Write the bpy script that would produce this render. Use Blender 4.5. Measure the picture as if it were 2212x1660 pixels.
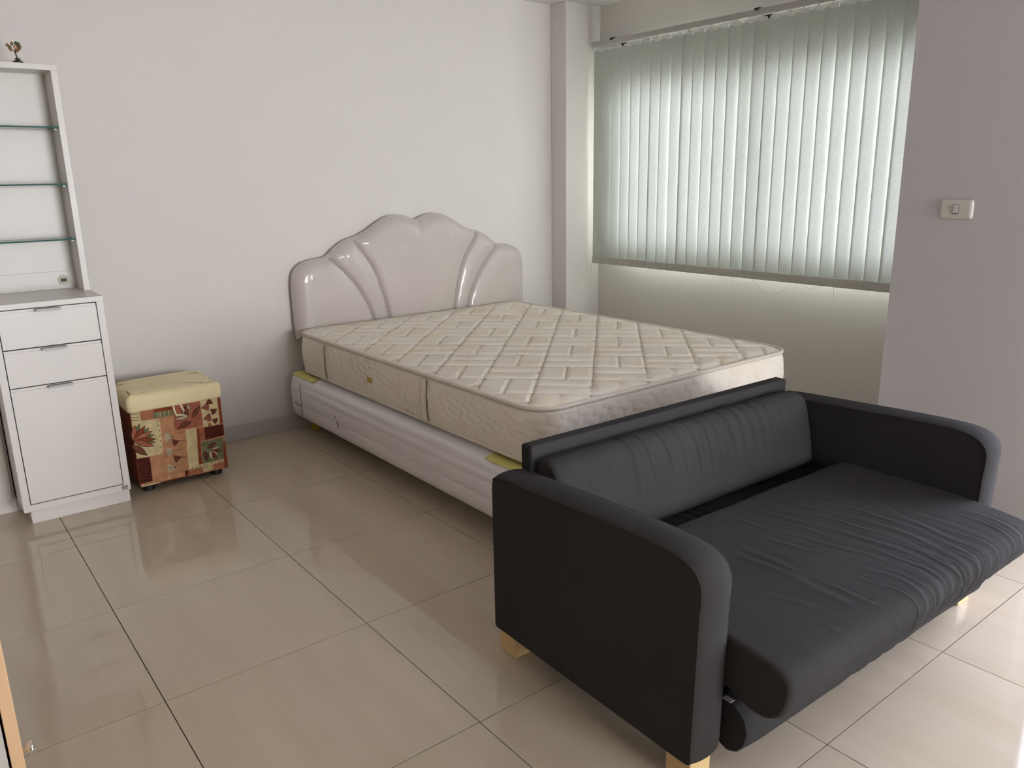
import bpy, bmesh, math, random
from math import sin, cos, pi, sqrt, radians, exp, hypot, floor as fl, atan2
random.seed(7)
for o in list(bpy.data.objects): bpy.data.objects.remove(o)
S = bpy.context.scene
COL = S.collection
# ---------------------------------------------------------------- camera
cam = bpy.data.cameras.new('camera'); co = bpy.data.objects.new('camera', cam); COL.objects.link(co)
cam.sensor_width = 36; cam.lens = 1710.04 * 36 / 2212; cam.clip_start = .02
co.location = (-.3850, -2.6250, 1.3367); co.rotation_euler = (1.315808, .017884, -.666203)
S.camera = co
# ---------------------------------------------------------------- daylight
W = bpy.data.worlds.new('sky'); S.world = W; W.use_nodes = True
bg = W.node_tree.nodes['Background']; bg.inputs[0].default_value = (.965, .945, 1.0, 1); bg.inputs[1].default_value = 16.0
def portal(loc, rot, sx, sy):
    l = bpy.data.lights.new('daylight_portal', 'AREA'); l.shape = 'RECTANGLE'; l.size = sx; l.size_y = sy; l.cycles.is_portal = True
    o = bpy.data.objects.new('daylight_portal', l); COL.objects.link(o); o.location = loc; o.rotation_euler = rot
portal((2.96, -2.21, 1.1), (0, pi/2, 0), 2.2, 1.08)      # balcony door
portal((1.7, -8.16, 1.2), (pi/2, 0, 0), 2.1, 2.2)      # added fill window behind the camera
portal((3.63, .11, 1.385), (0, pi/2, 0), 1.1, 2.24)      # window behind the blind
V = S.view_settings
S.display_settings.display_device = 'sRGB'; V.view_transform = 'Standard'; V.look = 'None'; V.exposure = .83; V.gamma = 1; V.use_curve_mapping = False
# ---------------------------------------------------------------- materials
MATS = {}
def mat(name, col, rough=.6, spec=.5, var=0, vscale=4, bump=0, bscale=60, coat=0, crough=.1, sheen=0, metal=0, stretch=None, detail=3):
    if name in MATS: return MATS[name]
    m = bpy.data.materials.new(name); m.use_nodes = True; nt = m.node_tree; N = nt.nodes; L = nt.links
    b = N['Principled BSDF']
    b.inputs['Base Color'].default_value = (*col, 1); b.inputs['Roughness'].default_value = rough
    b.inputs['Specular IOR Level'].default_value = spec; b.inputs['Metallic'].default_value = metal
    b.inputs['Coat Weight'].default_value = coat; b.inputs['Coat Roughness'].default_value = crough
    b.inputs['Sheen Weight'].default_value = sheen; b.inputs['Sheen Roughness'].default_value = .5
    tc = N.new('ShaderNodeTexCoord'); mp = N.new('ShaderNodeMapping'); L.new(tc.outputs['Object'], mp.inputs[0])
    if stretch: mp.inputs['Scale'].default_value = stretch
    if var or True:
        n = N.new('ShaderNodeTexNoise'); n.inputs['Scale'].default_value = vscale; n.inputs['Detail'].default_value = detail
        L.new(mp.outputs[0], n.inputs['Vector'])
        mx = N.new('ShaderNodeMix'); mx.data_type = 'RGBA'; v = max(var, .01)
        mx.inputs[6].default_value = (*[c*(1-v) for c in col], 1); mx.inputs[7].default_value = (*[min(1, c*(1+v)) for c in col], 1)
        L.new(n.outputs[0], mx.inputs[0]); L.new(mx.outputs[2], b.inputs['Base Color'])
    if bump:
        n2 = N.new('ShaderNodeTexNoise'); n2.inputs['Scale'].default_value = bscale; n2.inputs['Detail'].default_value = 2
        L.new(mp.outputs[0], n2.inputs['Vector'])
        bp = N.new('ShaderNodeBump'); bp.inputs['Strength'].default_value = bump; bp.inputs['Distance'].default_value = .004
        L.new(n2.outputs[0], bp.inputs['Height']); L.new(bp.outputs[0], b.inputs['Normal'])
    MATS[name] = m; return m
WALL = mat('white_paint', (.80, .756, .718), .55, .3, .015, 1.2, .05, 120)
CEIL = mat('ceiling_paint', (.84, .82, .80), .8, .2, .015, 1.2)
SKIRT = mat('skirting_tile', (.60, .575, .545), .3, .5, .03, 6)
LAM = mat('white_laminate', (.79, .75, .70), .35, .5, .02, 3)
LAMD = mat('laminate_gap', (.05, .045, .035), .8)
STEEL = mat('brushed_steel', (.36, .34, .335), .45, .5, .05, 30, metal=.3)
BADGE = mat('grey_badge', (.30, .28, .265), .45)
PINE = mat('pine_wood', (.70, .50, .24), .5, .4, .14, 6, .1, 40, stretch=(1, 1, 8))
BEECH = mat('beech_edge', (.66, .43, .24), .45, .4, .08, 8, stretch=(6, 6, 1))
FAB = mat('charcoal_fabric', (.0460, .0432, .0420), .95, .03, .16, 3, .25, 420)
FABD = mat('black_lining_fabric', (.011, .011, .0115), .92, .05, .1, 3, .3, 300)
SEAM = mat('dark_seam', (.02, .02, .022), .9)
PIPING = mat('cream_piping', (.72, .66, .56), .6, .3, .06, 20, .2, 300)
BASEW = mat('wrapped_base_fabric', (.84, .81, .80), .35, .5, .05, 8, .15, 30, coat=.35, crough=.18)
YEL = mat('yellow_corner_card', (.70, .64, .20), .5, .4, .12, 12)
YELL = mat('yellow_plastic_leg', (.50, .43, .02), .4, .5, .05, 12)
TAPE = mat('cream_tape', (.84, .76, .62), .6, .3, .08, 15)
GOLD = mat('gold_label', (.50, .34, .06), .4, .5, .3, 150)
PLATE = mat('switch_plastic', (.62, .585, .53), .35, .5, .02, 5)
DARK = mat('dark_plastic', (.02, .02, .02), .5)
CREAMF = mat('cream_velour', (.90, .765, .46), .85, .2, .07, 9, .3, 120, sheen=.2)
RUSTF = mat('rust_fabric', (.26, .07, .03), .85, .2, .35, 10, .2, 250)
FOOT = mat('black_foot', (.012, .012, .012), .4)
RAILW = mat('cream_aluminium', (.52, .50, .465), .4, .5)
HANG = mat('white_hanger', (.80, .82, .79), .4)
WEIGHT = mat('slat_pocket_fabric', (.60, .585, .52), .85, .2, .05, 20, .2, 300)
CHAIN = mat('white_bead_chain', (.75, .75, .73), .4)
CHROME = mat('chrome', (.85, .84, .82), .12, .5, metal=1)
ALU = mat('white_aluminium', (.72, .72, .72), .4)
GROUT = mat('brown_grout', (.05, .038, .025), .9)
CONC = mat('balcony_concrete', (.5, .49, .47), .8, .3, .08, 3)

def glass_mat(name, tint, ior=1.35):
    m = bpy.data.materials.new(name); m.use_nodes = True; nt = m.node_tree; N = nt.nodes; L = nt.links
    N.remove(N['Principled BSDF']); out = N['Material Output']
    t = N.new('ShaderNodeBsdfTransparent'); t.inputs[0].default_value = (*tint, 1)
    g = N.new('ShaderNodeBsdfGlossy'); g.inputs['Roughness'].default_value = .02
    f = N.new('ShaderNodeFresnel'); f.inputs[0].default_value = ior
    mx = N.new('ShaderNodeMixShader'); L.new(f.outputs[0], mx.inputs[0]); L.new(t.outputs[0], mx.inputs[1]); L.new(g.outputs[0], mx.inputs[2])
    L.new(mx.outputs[0], out.inputs[0]); return m
GLASS = glass_mat('window_glass', (.96, .98, .97)); DOORG = glass_mat('added_tint_door_glass', (.76, .79, .86)); SHELFG = glass_mat('green_shelf_glass', (.86, .93, .90), 1.14)  # door glass tint added to dim the daylight on the floor
GEDGE = mat('green_glass_edge', (.03, .13, .11), .5, .2)
SHELFG2 = mat('shelf_clip_plastic', (.45, .50, .46), .3)

def slat_mat():
    m = bpy.data.materials.new('pale_green_slat'); m.use_nodes = True; nt = m.node_tree; N = nt.nodes; L = nt.links
    N.remove(N['Principled BSDF']); out = N['Material Output']
    tc = N.new('ShaderNodeTexCoord'); mp = N.new('ShaderNodeMapping'); mp.inputs['Scale'].default_value = (90, 90, 420); L.new(tc.outputs['Object'], mp.inputs[0])
    n = N.new('ShaderNodeTexNoise'); n.inputs['Scale'].default_value = 1; n.inputs['Detail'].default_value = 2; L.new(mp.outputs[0], n.inputs['Vector'])
    r = N.new('ShaderNodeMapRange'); r.inputs[1].default_value = .35; r.inputs[2].default_value = .65; r.inputs[3].default_value = .88; r.inputs[4].default_value = 1.0; L.new(n.outputs[0], r.inputs[0])
    def tinted(col):
        x = N.new('ShaderNodeMix'); x.data_type = 'RGBA'; x.blend_type = 'MULTIPLY'; x.inputs[0].default_value = 1; x.inputs[6].default_value = (*col, 1)
        c = N.new('ShaderNodeCombineColor')
        for i in range(3): L.new(r.outputs[0], c.inputs[i])
        L.new(c.outputs[0], x.inputs[7]); return x.outputs[2]
    d = N.new('ShaderNodeBsdfDiffuse'); L.new(tinted((.60, .65, .585)), d.inputs[0])
    t = N.new('ShaderNodeBsdfTranslucent'); L.new(tinted((.044, .045, .0445)), t.inputs[0])
    a = N.new('ShaderNodeAddShader'); L.new(d.outputs[0], a.inputs[0]); L.new(t.outputs[0], a.inputs[1]); L.new(a.outputs[0], out.inputs[0]); return m
SLAT = slat_mat()

def tile_mat():
    m = mat('polished_beige_tile', (.46, .405, .335), .05, .5, .0, 1)
    nt = m.node_tree; N = nt.nodes; L = nt.links; b = N['Principled BSDF']
    tc = N.new('ShaderNodeTexCoord'); oi = N.new('ShaderNodeObjectInfo')
    add = N.new('ShaderNodeVectorMath'); add.operation = 'ADD'; L.new(tc.outputs['Object'], add.inputs[0])
    sc = N.new('ShaderNodeVectorMath'); sc.operation = 'SCALE'; sc.inputs[0].default_value = (7, 13, 3); L.new(oi.outputs['Random'], sc.inputs['Scale']); L.new(sc.outputs[0], add.inputs[1])
    mp = N.new('ShaderNodeMapping'); mp.inputs['Scale'].default_value = (11, 1.2, 1); L.new(add.outputs[0], mp.inputs[0])
    n = N.new('ShaderNodeTexNoise'); n.inputs['Scale'].default_value = 1; n.inputs['Detail'].default_value = 4; L.new(mp.outputs[0], n.inputs['Vector'])
    r = N.new('ShaderNodeValToRGB'); r.color_ramp.elements[0].position = .3; r.color_ramp.elements[0].color = (.55, .465, .35, 1); r.color_ramp.elements[1].position = .72; r.color_ramp.elements[1].color = (.61, .525, .405, 1)
    L.new(n.outputs[0], r.inputs[0]); L.new(r.outputs[0], b.inputs['Base Color']); return m
TILE = tile_mat()

def mattress_mat(name, base, warm, spot, dens):
    m = mat(name, base, .95, .08, 0, 1); nt = m.node_tree; N = nt.nodes; L = nt.links; b = N['Principled BSDF']
    tc = N.new('ShaderNodeTexCoord')
    n1 = N.new('ShaderNodeTexNoise'); n1.inputs['Scale'].default_value = 5.5; n1.inputs['Detail'].default_value = 2; L.new(tc.outputs['Object'], n1.inputs['Vector'])
    r1 = N.new('ShaderNodeMapRange'); r1.inputs[1].default_value = .48; r1.inputs[2].default_value = .72; L.new(n1.outputs[0], r1.inputs[0])
    m1 = N.new('ShaderNodeMix'); m1.data_type = 'RGBA'; m1.inputs[6].default_value = (*base, 1); m1.inputs[7].default_value = (*warm, 1); L.new(r1.outputs[0], m1.inputs[0])
    # printed scrolls: thin contour lines of a distorted field, only inside patches
    n2 = N.new('ShaderNodeTexNoise'); n2.inputs['Scale'].default_value = 17; n2.inputs['Detail'].default_value = 1.5; n2.inputs['Distortion'].default_value = 1.6; L.new(tc.outputs['Object'], n2.inputs['Vector'])
    w = N.new('ShaderNodeMath'); w.operation = 'MULTIPLY'; w.inputs[1].default_value = 44; L.new(n2.outputs[0], w.inputs[0])
    sn = N.new('ShaderNodeMath'); sn.operation = 'SINE'; L.new(w.outputs[0], sn.inputs[0])
    r2 = N.new('ShaderNodeMapRange'); r2.inputs[1].default_value = .70; r2.inputs[2].default_value = .97; L.new(sn.outputs[0], r2.inputs[0])
    n3 = N.new('ShaderNodeTexNoise'); n3.inputs['Scale'].default_value = 4.2; n3.inputs['Detail'].default_value = 1; L.new(tc.outputs['Object'], n3.inputs['Vector'])
    r3 = N.new('ShaderNodeMapRange'); r3.inputs[1].default_value = .54; r3.inputs[2].default_value = .66; r3.inputs[4].default_value = dens; L.new(n3.outputs[0], r3.inputs[0])
    mm = N.new('ShaderNodeMath'); mm.operation = 'MULTIPLY'; L.new(r2.outputs[0], mm.inputs[0]); L.new(r3.outputs[0], mm.inputs[1])
    m2 = N.new('ShaderNodeMix'); m2.data_type = 'RGBA'; L.new(mm.outputs[0], m2.inputs[0]); L.new(m1.outputs[2], m2.inputs[6]); m2.inputs[7].default_value = (*spot, 1)
    L.new(m2.outputs[2], b.inputs['Base Color']); return m
MTOP = mattress_mat('quilted_damask_top', (.93, .87, .775), (.90, .80, .64), (.60, .50, .36), .6)
MSIDE = mattress_mat('quilted_damask_border', (.90, .835, .735), (.86, .775, .64), (.42, .35, .26), .7)

def vinyl_mat():
    m = mat('film_wrapped_vinyl', (.62, .555, .515), .42, .5, .03, 5, coat=.85, crough=.07); nt = m.node_tree; N = nt.nodes; L = nt.links; b = N['Principled BSDF']
    tc = N.new('ShaderNodeTexCoord'); mp = N.new('ShaderNodeMapping'); mp.inputs['Scale'].default_value = (34, 1, 4); mp.inputs['Rotation'].default_value = (0, .28, 0); L.new(tc.outputs['Object'], mp.inputs[0])
    n = N.new('ShaderNodeTexNoise'); n.inputs['Scale'].default_value = 1; n.inputs['Detail'].default_value = 1; L.new(mp.outputs[0], n.inputs['Vector'])
    n2 = N.new('ShaderNodeTexNoise'); n2.inputs['Scale'].default_value = 5; L.new(tc.outputs['Object'], n2.inputs['Vector'])
    mu = N.new('ShaderNodeMath'); mu.operation = 'MULTIPLY'; L.new(n.outputs[0], mu.inputs[0]); L.new(n2.outputs[0], mu.inputs[1])
    bp = N.new('ShaderNodeBump'); bp.inputs['Strength'].default_value = .55; bp.inputs['Distance'].default_value = .012; L.new(mu.outputs[0], bp.inputs['Height']); L.new(bp.outputs[0], b.inputs['Coat Normal'])
    return m
VINYL = vinyl_mat()

def print_mat():
    m = mat('patchwork_print', (1, 1, 1), .85, .2, 0, 1); nt = m.node_tree; N = nt.nodes; L = nt.links; b = N['Principled BSDF']
    a = N.new('ShaderNodeVertexColor'); a.layer_name = 'print'
    tc = N.new('ShaderNodeTexCoord'); n = N.new('ShaderNodeTexNoise'); n.inputs['Scale'].default_value = 28; n.inputs['Detail'].default_value = 4; L.new(tc.outputs['Object'], n.inputs['Vector'])
    r = N.new('ShaderNodeMapRange'); r.inputs[1].default_value = .3; r.inputs[2].default_value = .7; r.inputs[3].default_value = .78; r.inputs[4].default_value = 1.15; L.new(n.outputs[0], r.inputs[0])
    x = N.new('ShaderNodeVectorMath'); x.operation = 'SCALE'; L.new(a.outputs[0], x.inputs[0]); L.new(r.outputs[0], x.inputs['Scale']); L.new(x.outputs[0], b.inputs['Base Color']); return m
PRINT = print_mat()

# ---------------------------------------------------------------- builders
def link(name, me, m=None, parent=None, loc=(0, 0, 0), smooth=False):
    o = bpy.data.objects.new(name, me); COL.objects.link(o); o.location = loc
    if m: 
        if not me.materials: me.materials.append(m)
    if parent: o.parent = parent
    if smooth:
        for p in me.polygons: p.use_smooth = True
    return o
def mesh(name, v, f):
    me = bpy.data.meshes.new(name); me.from_pydata([tuple(q) for q in v], [], f); me.update(); return me
def fixn(me):
    bm = bmesh.new(); bm.from_mesh(me); bmesh.ops.recalc_face_normals(bm, faces=bm.faces); bm.to_mesh(me); bm.free(); return me
def boxmesh(name, boxes, bev=0, seg=2):
    """boxes: list of (x0,x1,y0,y1,z0,z1) joined into one mesh"""
    bm = bmesh.new()
    for x0, x1, y0, y1, z0, z1 in boxes:
        r = bmesh.ops.create_cube(bm, size=1)
        for v in r['verts']: v.co = ((x0+x1)/2+v.co.x*(x1-x0), (y0+y1)/2+v.co.y*(y1-y0), (z0+z1)/2+v.co.z*(z1-z0))
    if bev: bmesh.ops.bevel(bm, geom=list(bm.edges), offset=bev, segments=seg, profile=.5, affect='EDGES')
    me = bpy.data.meshes.new(name); bm.to_mesh(me); bm.free(); return me
def lathe(name, prof, n=24, axis='z', c=(0, 0, 0)):
    v = []; f = []
    for r, h in prof:
        for k in range(n):
            a = 2*pi*k/n; p = (r*cos(a), r*sin(a), h)
            if axis == 'x': p = (h, r*cos(a), r*sin(a))
            if axis == 'y': p = (r*cos(a), h, r*sin(a))
            v.append((p[0]+c[0], p[1]+c[1], p[2]+c[2]))
    m = len(prof)
    for i in range(m-1):
        for k in range(n): f.append((i*n+k, i*n+(k+1) % n, (i+1)*n+(k+1) % n, (i+1)*n+k))
    f.append(tuple(range(n))); f.append(tuple((m-1)*n+k for k in range(n)))
    return fixn(mesh(name, v, f))
def tube(name, pts, r, n=8, closed=False):
    v = []; f = []; m = len(pts)
    for i, p in enumerate(pts):
        a = pts[(i-1) % m] if (closed or i > 0) else p; b = pts[(i+1) % m] if (closed or i < m-1) else p
        t = [b[k]-a[k] for k in range(3)]; l = sqrt(sum(x*x for x in t)) or 1; t = [x/l for x in t]
        up = (0, 0, 1) if abs(t[2]) < .9 else (1, 0, 0)
        s = (t[1]*up[2]-t[2]*up[1], t[2]*up[0]-t[0]*up[2], t[0]*up[1]-t[1]*up[0]); l = sqrt(sum(x*x for x in s)); s = [x/l for x in s]
        w = (s[1]*t[2]-s[2]*t[1], s[2]*t[0]-s[0]*t[2], s[0]*t[1]-s[1]*t[0])
        for k in range(n):
            a_ = 2*pi*k/n; v.append(tuple(p[j]+r*(cos(a_)*s[j]+sin(a_)*w[j]) for j in range(3)))
    for i in range(m if closed else m-1):
        j = (i+1) % m
        for k in range(n): f.append((i*n+k, i*n+(k+1) % n, j*n+(k+1) % n, j*n+k))
    if not closed: f.append(tuple(range(n))); f.append(tuple((m-1)*n+k for k in range(n)))
    return fixn(mesh(name, v, f))
def thing(name, label, cat, loc=(0, 0, 0), rz=0, group=None):
    o = bpy.data.objects.new(name, None); COL.objects.link(o); o.location = loc; o.rotation_euler = (0, 0, rz); o.empty_display_size = .1
    tag(o, label, cat, group); return o
def tag(o, label, cat, group=None):
    o['label'] = label; o['category'] = cat
    if group: o['group'] = group
def wpart(root, name, me, m, smooth=False):      # part given in world coordinates under an unrotated root
    return link(name, me, m, root, tuple(-c for c in root.location), smooth)
def struct(o): o['kind'] = 'structure'; return o
def lerp(a, b, t): return a+(b-a)*t
def interp(pts, x):
    if x <= pts[0][0]: return pts[0][1]
    for (a, b), (c, d) in zip(pts, pts[1:]):
        if x <= c: return b+(d-b)*(x-a)/(c-a)
    return pts[-1][1]
def smoothstep(a, b, x):
    t = min(1, max(0, (x-a)/(b-a))); return t*t*(3-2*t)

# ---------------------------------------------------------------- the room
CZ = 2.387; XL = -3.6; YF = -8.0; YB = 1.475; XW = 3.47; XR = 2.8; YR = -1.045
fl_o = struct(link('floor', boxmesh('floor', [(XL, XW, YF, YB, -.06, -.004)]), GROUT))
tcache = {}
g = .0014
for i in range(-6, 6):
    for j in range(-14, 3):
        x0, x1, y0, y1 = i*.6+g, (i+1)*.6-g, j*.6+g, (j+1)*.6-g
        x0, x1, y0, y1 = max(x0, XL), min(x1, XW), max(y0, YF), min(y1, YB)
        if y1 <= YR and x1 > XR: x1 = XR
        if x1-x0 < .02 or y1-y0 < .02: continue
        key = (round(x1-x0, 4), round(y1-y0, 4))
        if key not in tcache:
            a, b = key; tcache[key] = boxmesh('tile', [(-a/2, a/2, -b/2, b/2, -.012, 0)])
        link('tile', tcache[key], TILE, fl_o, ((x0+x1)/2, (y0+y1)/2, 0))
struct(link('ceiling', boxmesh('ceiling', [(XL-.2, XW+.4, YF-.2, YB+.2, CZ, CZ+.12)]), CEIL))
struct(link('wall_back', boxmesh('wall_back', [(XL-.15, XW+.15, YB, YB+.15, -.06, CZ)]), WALL))
struct(link('wall_left', boxmesh('wall_left', [(XL-.15, XL, YF-.15, YB, -.06, CZ)]), mat('beige_bounce_cut', (.44, .385, .335), .5, .4, .06, 2, stretch=(1, 1, .1))))  # unseen wall's colour made up to weaken bounce light from the left
FX0, FX1, FZ0, FZ1 = .65, 2.75, .1, 2.3
BOUNCECUT = mat('brown_bounce_cut', (.22, .16, .11), .5, .4, .1, 2, stretch=(1, 1, .1))  # dark finish made up for the unseen front wall, cuts bounce light
struct(link('wall_front', boxmesh('wall_front', [(XL, FX0, YF-.15, YF, -.06, CZ), (FX1, XR+.15, YF-.15, YF, -.06, CZ), (FX0, FX1, YF-.15, YF, -.06, FZ0), (FX0, FX1, YF-.15, YF, FZ1, CZ)]), BOUNCECUT))
w2 = struct(link('fill_window', boxmesh('fill_window', [(FX0, FX1, YF-.10, YF-.05, FZ0, FZ0+.05), (FX0, FX1, YF-.10, YF-.05, FZ1-.05, FZ1), (FX0, FX0+.05, YF-.10, YF-.05, FZ0, FZ1), (FX1-.05, FX1, YF-.10, YF-.05, FZ0, FZ1), (1.825, 1.875, YF-.10, YF-.05, FZ0, FZ1)], .002, 1), ALU))  # unseen window added to brighten the room from behind the camera
for a, b in ((FX0+.05, 1.825), (1.875, FX1-.05)): link('pane', boxmesh('pane', [(a, b, YF-.077, YF-.073, FZ0+.05, FZ1-.05)]), GLASS, w2)  # panes of the added fill window
struct(link('ground', boxmesh('ground', [(-40, 40, -40, 40, -6.2, -6)]), CONC))
OY0, OY1, OZ0, OZ1 = -.98, 1.15, .875, 1.925
struct(link('wall_window', boxmesh('wall_window', [(XW, XW+.15, YR, YB, -.06, OZ0), (XW, XW+.15, YR, YB, OZ1, CZ), (XW, XW+.15, OY1, YB, OZ0, OZ1), (XW, XW+.15, YR, OY0, OZ0, OZ1)]), WALL))
struct(link('wall_column', boxmesh('wall_column', [(3.171, XW, 1.33, YB, 0, CZ)], .003, 1), WALL))
DY0, DY1, DZ = -2.75, -1.67, 2.2
struct(link('wall_right', boxmesh('wall_right', [(XR, XW+.15, YR-.15, YR, -.06, CZ), (XR, XR+.15, DY1, YR-.15, -.06, CZ), (XR, XR+.15, DY0, DY1, DZ, CZ), (XR, XR+.15, YF-.15, DY0, -.06, CZ)]), mat('shade_toned_paint', (.565, .535, .53), .55, .3, .015, 1.2, .05, 120)))  # darker colour paints in the weaker light on this wall
struct(link('baseboard_back', boxmesh('baseboard_back', [(XL, 3.171, YB-.011, YB, 0, .086)], .002, 1), SKIRT))
struct(link('baseboard_left', boxmesh('baseboard_left', [(XL, XL+.011, YF, YB-.011, 0, .086)], .002, 1), SKIRT))
struct(link('baseboard_window', boxmesh('baseboard_window', [(XW-.011, XW, YR, 1.33, 0, .086)], .002, 1), SKIRT))
struct(link('floor_balcony', boxmesh('floor_balcony', [(XR+.15, 4.6, -8.2, -1.6, -.1, -.03)]), CONC))
struct(link('added_light_shield', boxmesh('added_light_shield', [(XR+.15, 4.3, -3.6, -1.2, 2.36, 2.48)]), CONC))  # unseen slab added to block high sky light at the door
# window (behind the blind) and sliding door
w1 = struct(link('window_1', boxmesh('window_1', [(3.53, 3.58, OY0, OY1, OZ0, OZ0+.05), (3.53, 3.58, OY0, OY1, OZ1-.05, OZ1), (3.53, 3.58, OY0, OY0+.05, OZ0, OZ1), (3.53, 3.58, OY1-.05, OY1, OZ0, OZ1), (3.53, 3.58, .085, .135, OZ0, OZ1)], .002, 1), ALU))
for a, b in ((OY0+.05, .085), (.135, OY1-.05)): link('pane', boxmesh('pane', [(3.553, 3.557, a, b, OZ0+.05, OZ1-.05)]), GLASS, w1)
d1 = struct(link('door_1', boxmesh('door_1', [(2.86, 2.92, DY0, DY1, 0, .05), (2.86, 2.92, DY0, DY1, DZ-.06, DZ), (2.86, 2.92, DY0, DY0+.06, 0, DZ), (2.86, 2.92, DY1-.06, DY1, 0, DZ)], .002, 1), ALU))
for a, b in ((DY0+.06, DY1-.06),): link('pane', boxmesh('pane', [(2.888, 2.892, a, b, .05, DZ-.06)]), DOORG, d1)
# ---------------------------------------------------------------- contour tools (rounded rectangles)
def rrect(x0, x1, y0, y1, r, ds=.01, na=14):
    """closed contour, counter clockwise, list of (x, y, nx, ny, s)"""
    P = []
    def line(ax, ay, bx, by, nx, ny):
        n = max(1, int(hypot(bx-ax, by-ay)/ds))
        for k in range(n): t = k/n; P.append((ax+(bx-ax)*t, ay+(by-ay)*t, nx, ny))
    def arc(cx, cy, a0):
        for k in range(na): a = a0+pi/2*k/na; P.append((cx+r*cos(a), cy+r*sin(a), cos(a), sin(a)))
    line(x0+r, y0, x1-r, y0, 0, -1); arc(x1-r, y0+r, -pi/2)
    line(x1, y0+r, x1, y1-r, 1, 0); arc(x1-r, y1-r, 0)
    line(x1-r, y1, x0+r, y1, 0, 1); arc(x0+r, y1-r, pi/2)
    line(x0, y1-r, x0, y0+r, -1, 0); arc(x0+r, y0+r, pi)
    out = []; s = 0
    for i, p in enumerate(P):
        if i: s += hypot(p[0]-P[i-1][0], p[1]-P[i-1][1])
        out.append((*p, s))
    return out
def skirt(name, C, rows, caps=(False, False)):
    """rows: function list -> each row is fn(x,y,nx,ny,s)->(x,y,z)"""
    v = []; f = []; n = len(C)
    for r in rows: v += [r(*c) for c in C]
    for i in range(len(rows)-1):
        for k in range(n): f.append((i*n+k, i*n+(k+1) % n, (i+1)*n+(k+1) % n, (i+1)*n+k))
    if caps[0]: f.append(tuple(reversed(range(n))))
    if caps[1]: f.append(tuple((len(rows)-1)*n+k for k in range(n)))
    return mesh(name, v, f)

# ---------------------------------------------------------------- mattress
MX0, MX1, MY0, MY1, MZ0, MZ1, MR = 1.268, 2.748, -.650, 1.350, .358, .560, .11
bed = thing('mattress', 'cream mattress with diagonal basket-weave quilted top and gold label', 'mattress', ((MX0+MX1)/2, (MY0+MY1)/2, MZ0))
CELL = .213
def quilt(x, y):
    dx, dy = x-1.543, y+.014
    s = (dx-dy)/sqrt(2); t = (dx+dy)/sqrt(2)
    i, j = fl(s/CELL), fl(t/CELL)
    u, v = s/CELL-i, t/CELL-j
    def zig(q, k): return .024*(2*abs(((q*6+k*.37) % 1)-.5)-.5)
    # walls along t are scalloped, walls along s are straight
    ds = [abs(u-zig(v, i)), abs(1-u-zig(v, i+1)*-1)]
    dt = [v, 1-v]
    if (i+j) % 2 == 0: ds.append(abs(u-.5-zig(v, i+.5)))
    else: dt.append(abs(v-.5))
    a = min(ds)*CELL; L_ = CELL if (i+j) % 2 == 0 else CELL/2; b0 = (v*CELL) % L_; b1 = L_-b0
    h = .0112*(1-(1-min(a/.020, 1))**2)*(1-exp(-b0/.0052))*(1-.92*(1-min(b1/.060, 1))**2)
    return h
def mat_edge(x, y):
    return min(x-MX0, MX1-x, y-MY0, MY1-y)
v = []; f = []
nx = 430
def rowhw(y):
    d = min(y-MY0, MY1-y)
    if d >= MR: return (MX1-MX0)/2
    return (MX1-MX0)/2-MR+sqrt(max(0, MR*MR-(MR-d)**2))
ys = []
for k in range(9): a = pi/2*k/9; ys.append(MY0+MR*(1-cos(a)))
n2 = 560
for k in range(n2+1): ys.append(lerp(MY0+MR, MY1-MR, k/n2))
for k in range(1, 10): a = pi/2*(1-k/9); ys.append(MY1-MR*(1-cos(a)))
mcx = (MX0+MX1)/2
def topz(x, y):
    hw = rowhw(y); d = max(0, min(hw-abs(x-mcx), y-MY0, MY1-y)); e = smoothstep(0, .05, d)
    return MZ1+.008*(1-exp(-d/.035))+quilt(x, y)*(.25+.75*e)*smoothstep(0, .012, d)
for y in ys:
    hw = rowhw(y)
    for k in range(nx+1):
        x = mcx-hw+2*hw*k/nx
        v.append((x, y, topz(x, y)))
m1 = nx+1
for i in range(len(ys)-1):
    for k in range(nx): f.append((i*m1+k, i*m1+k+1, (i+1)*m1+k+1, (i+1)*m1+k))
wpart(bed, 'quilted_top', mesh('quilted_top', v, f), MTOP, True)
# tan thread along the quilting seams, painting in the shade of the grooves
sv = []; sf = []
def xy(su, tv): return (1.543+(su+tv)/sqrt(2), -.014+(tv-su)/sqrt(2))
def inside(x, y): return MY0+.02 < y < MY1-.02 and abs(x-mcx) < rowhw(y)-.02
def seam_shade(pts):
    run = []
    for su, tv in pts+[None] if False else pts:
        x, y = xy(su, tv)
        if inside(x, y): run.append((x, y))
        else:
            if len(run) > 1: rib(run)
            run = []
    if len(run) > 1: rib(run)
def rib(run):
    b0 = len(sv); n_ = len(run)
    for k_, (x, y) in enumerate(run):
        a_ = run[max(0, k_-1)]; c_ = run[min(n_-1, k_+1)]; l = hypot(c_[0]-a_[0], c_[1]-a_[1]) or 1
        px, py = -(c_[1]-a_[1])/l*.0021, (c_[0]-a_[0])/l*.0021; z = topz(x, y)+.0014
        sv.append((x+px, y+py, z)); sv.append((x-px, y-py, z))
    for k_ in range(n_-1): sf.append((b0+2*k_, b0+2*k_+1, b0+2*k_+3, b0+2*k_+2))
def zigz(q, k): return .024*(2*abs(((q*6+k*.37) % 1)-.5)-.5)
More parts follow.
